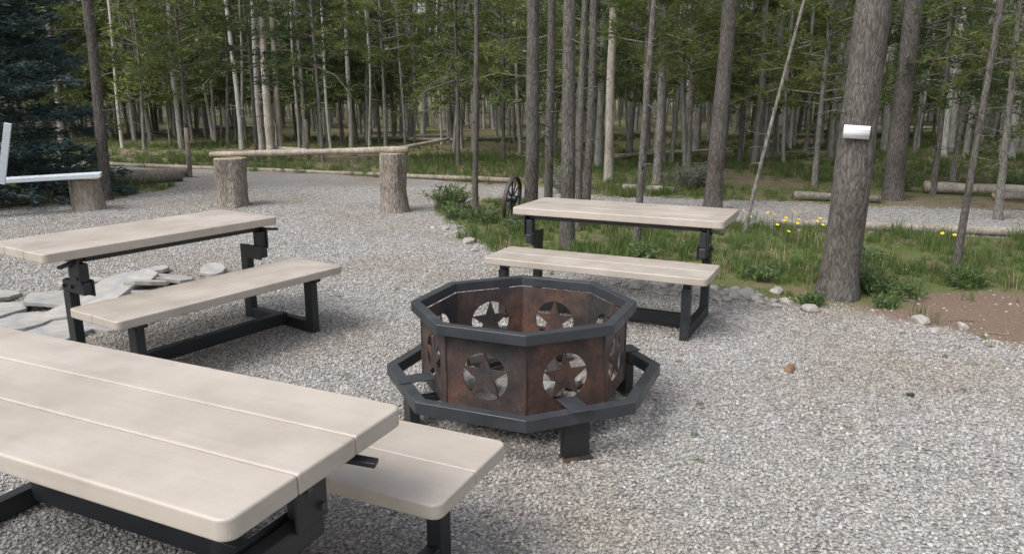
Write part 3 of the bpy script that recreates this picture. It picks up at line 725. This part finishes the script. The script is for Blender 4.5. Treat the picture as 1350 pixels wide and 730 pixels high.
# ------------------------------------------------------------ logs & stumps
mend,nt,b=newmat('cut_wood_end');v=coords(nt);n=noisetex(nt,v,20,4);c=ramp(nt,[(.3,(.30,.23,.15)),(.7,(.46,.38,.27))],n);nt.links.new(c.outputs[0],b.inputs['Base Color']);b.inputs['Roughness'].default_value=.9
def stump(name,loc,r,h,seed,parent=None,mat=M_log):
    zs=[-.05,0,.08,.2]+list(np.linspace(.3,h-.02,5))+[h];rs=[r*1.12,r*1.1,r*1.03,r]+[r*R.uniform(.95,1.02) for _ in range(5)]+[r*.97]
    V,F_=tube_path([(0,0,z) for z in zs],rs,28,.28,seed)
    mi=[0]*(len(F_)-1)+[1]
    o=mesh_obj(name,V,F_,[mat,mend],parent,mi,smooth=False);o.location=(loc[0],loc[1],hz(*loc) if parent is None else 0);return o
def logo(name,p0,p1,r0,r1,seed,mat=M_log,parent=None,seg=8,sag=.0):
    p0,p1=Vector(p0),Vector(p1);pts=[p0.lerp(p1,i/seg)+Vector((0,0,sag*math.sin(math.pi*i/seg)))+Vector((0,0,.012*noise.noise(Vector((i,seed,0))))) for i in range(seg+1)]
    V,F_=tube_path(pts,[r0+(r1-r0)*i/seg for i in range(seg+1)],14,.3,seed)
    mi=[0]*(len(F_)-2)+[1,1];return mesh_obj(name,V,F_,[mat,mend],parent,mi,smooth=True)
gate=empty('log_hitching_rail',(0,0,0))
s1=stump('stump_left',(-4.12,11.15),.235,.70,1,gate);s2=stump('stump_right',(-1.64,10.55),.185,.82,2,gate)
mpole=m_bark('peeled_pole',(.24,.21,.175),(.44,.40,.35),.6,.004,.6,var=.1)
logo('pole',(-4.42,11.23,.75),(-1.42,10.50,.87),.035,.047,3,mpole,gate,12,.0)
logo('fallen_log',(-7.6,13.4,.12),(-6.2,14.3,.12),.13,.11,5);logo('fallen_log',(-8.6,13.3,.1),(-6.9,14.8,.1),.10,.09,6);logo('fallen_log',(-7.9,14.1,.1),(-6.3,15.0,.12),.12,.08,16)
logo('fallen_log',(4.4,11.8,.07),(5.6,11.5,.06),.07,.05,7);logo('fallen_log',(6.9,12.7,.1),(9.4,12.0,.09),.09,.07,8,M_pale)
logo('fallen_log',(3.3,9.35,.05),(6.9,8.35,.06),.05,.065,9,M_pale);logo('fallen_log',(7.5,11.8,.06),(9.6,11.5,.06),.06,.06,10)
logo('fallen_log',(1.9,13.0,.06),(2.7,12.6,.06),.06,.05,12,M_pale)
lb=empty('log_border')
pp=[(-12.6,18.9),(-9.3,17.6),(-6.1,16.5),(-2.9,15.35),(.1,14.2)]
for i in range(4): logo('border_log_%d'%i,(*pp[i],.04),(pp[i+1][0]-.1,pp[i+1][1]+.03,.04),.05,.045,20+i,mpole,lb)
for i in range(16):
    y=R.uniform(16,40);x=R.uniform(-.7,.7)*y
    if y<edge_y(x)+1: y=edge_y(x)+R.uniform(2,8)
    a=R.uniform(-.6,.6);l=R.uniform(1.5,4);logo('fallen_log',(x,y,hz(x,y)+.08),(x+math.cos(a)*l,y+math.sin(a)*l,hz(x,y)+R.uniform(.08,.35)),.07,.04,30+i,M_pale if i%2 else M_log)
for l,h,r_ in (((-6.3,14.9),.95,.045),((-5.2,19.5),1.0,.05)):
    o=mesh_obj('wooden_post',*tube_path([(0,0,-.05),(.01,0,h*.5),(0,.01,h)],[r_,r_*.95,r_*.85],10,.2,1),mpole,smooth=True);o.location=(l[0],l[1],hz(*l))
mw,nt,b=newmat('white_painted_plank');v=coords(nt,(3,30,30));n=noisetex(nt,v,2,4);c=ramp(nt,[(.3,(.50,.55,.60)),(.7,(.64,.68,.72))],n);nt.links.new(c.outputs[0],b.inputs['Base Color']);b.inputs['Roughness'].default_value=.5
pb=empty('white_plank_bench')
st=stump('stump_support',(-6.05,10.75),.21,.44,4,pb,mpole)
stump('stump_support_far',(-8.3,9.6),.2,.44,6,pb,mpole)
ang=math.atan2(.95,2.2)
box('seat_plank',pb,(-7.0,10.15,.475),(2.7,.30,.06),mw,(0,rad(-1.5),ang),.008)
box('back_post',pb,(-6.52,9.85,.86),(.08,.05,.80),mw,(rad(8),rad(14),ang))
box('back_post_2',pb,(-7.9,9.2,.80),(.08,.05,.80),mw,(rad(8),rad(14),ang))
box('back_plank',pb,(-7.4,9.42,1.22),(1.7,.04,.12),mw,(rad(8),0,ang))
ww=empty('wagon_wheel',(.0,9.72,.30),0)
ww.rotation_euler=(rad(8),0,rad(70))
def torus(Rm,rm,sy,n1=40,n2=8):
    V=[];F_=[]
    for i in range(n1):
        a=2*math.pi*i/n1
        for j in range(n2):
            t=2*math.pi*j/n2;q=Rm+rm*math.cos(t);V.append((q*math.cos(a),sy*math.sin(t),q*math.sin(a)))
    for i in range(n1):
        for j in range(n2):F_.append((i*n2+j,((i+1)%n1)*n2+j,((i+1)%n1)*n2+(j+1)%n2,i*n2+(j+1)%n2))
    return V,F_
mesh_obj('wheel_rim',*torus(.28,.018,.03),M_rust,ww,smooth=True)
for k in range(10):
    a=2*math.pi*k/10;mesh_obj('spoke_%d'%k,*tube_path([(.05*math.cos(a),0,.05*math.sin(a)),(.265*math.cos(a),0,.265*math.sin(a))],[.012,.010],6),M_frame,ww)
mesh_obj('hub',*tube_path([(0,-.06,0),(0,.06,0)],[.05,.05],12),M_frame,ww)
mp_,nt,b=newmat('paper_notice');v=coords(nt,(1,1,60));wv=N(nt,'ShaderNodeTexNoise',Scale=1.6);nt.links.new(v,wv.inputs['Vector']);c=ramp(nt,[(.36,(.45,.48,.54)),(.44,(.68,.68,.70))],wv.outputs['Fac']);nt.links.new(c.outputs[0],b.inputs['Base Color'])
V=[];F_=[];n_=12;rt_=.156
for i in range(n_+1):
    a=rad(-118-36+72*i/n_+10)
    for z in(-.05,.05):
        for rr_ in(rt_,rt_+.003): V.append((rr_*math.cos(a),rr_*math.sin(a),z))
for i in range(n_):
    b0=4*i;b1=4*(i+1);F_+=[(b0+1,b1+1,b1+3,b0+3),(b0,b0+2,b1+2,b1),(b0+2,b0+3,b1+3,b1+2),(b0,b1,b1+1,b0+1)]
sg=mesh_obj('paper_notice_sign',V,F_,mp_,smooth=True);sg.location=(2.67,6.01,1.32);sg.rotation_euler=(0,rad(3),0)

tl=lib('twig_kinds')
for i in range(3):
    mesh_obj('twig',*tube_path([(-.1,0,.008),(0,.012*(i-1),.012),(.1,0,.006)],[.006,.005,.002],5),M_twig,None,col=tl)
P=[];S=[]
for _ in range(5000):
    y=R.uniform(4,22);x=R.uniform(-.75,.75)*y;g,s_,d=zone(x,y)
    if g or (d and R.random()<.85) or (y<9 and R.random()<.7): continue
    P.append((x,y,hz(x,y)));S.append(R.uniform(.3,1.0)*(1+max(0,y-9)*.1))
rt=np.zeros((len(P),3));rt[:,2]=NR.uniform(0,6.28,len(P));instancer('fallen_twigs',P,tl,S,rt)

# ------------------------------------------------------------ light, sky, camera
EL=rad(55)
w=bpy.data.worlds.new('World');scene.world=w;w.use_nodes=True;nt=w.node_tree
bg=nt.nodes['Background'];sk=nt.nodes.new('ShaderNodeTexSky');sk.sky_type='NISHITA';sk.sun_disc=False
sd=Vector((-.62,-.5,0)).normalized()
sk.sun_elevation=EL;sk.sun_rotation=math.atan2(sd.x,sd.y)%(2*math.pi);sk.dust_density=4.0;sk.air_density=1.0
hs=nt.nodes.new('ShaderNodeHueSaturation');hs.inputs['Saturation'].default_value=.38;hs.inputs['Value'].default_value=1.7
nt.links.new(sk.outputs[0],hs.inputs['Color']);nt.links.new(hs.outputs[0],bg.inputs[0]);bg.inputs[1].default_value=.15
sl=bpy.data.lights.new('sun','SUN');sl.energy=1.7;sl.angle=rad(30);sl.color=(1,.98,.95)
so=link(bpy.data.objects.new('sun',sl));dv=Vector((sd.x*math.cos(EL),sd.y*math.cos(EL),math.sin(EL)));so.rotation_euler=dv.to_track_quat('Z','Y').to_euler();so.location=(0,0,20)
cd=bpy.data.cameras.new('camera');cam=link(bpy.data.objects.new('camera',cd));cam.location=(0,0,1.6);cam.rotation_euler=(rad(90-13.5),0,0)
cd.sensor_width=36;cd.lens=26.67;cd.clip_end=2000;cd.clip_start=.05;scene.camera=cam
scene.view_settings.view_transform='Standard';scene.view_settings.look='None';scene.view_settings.exposure=0
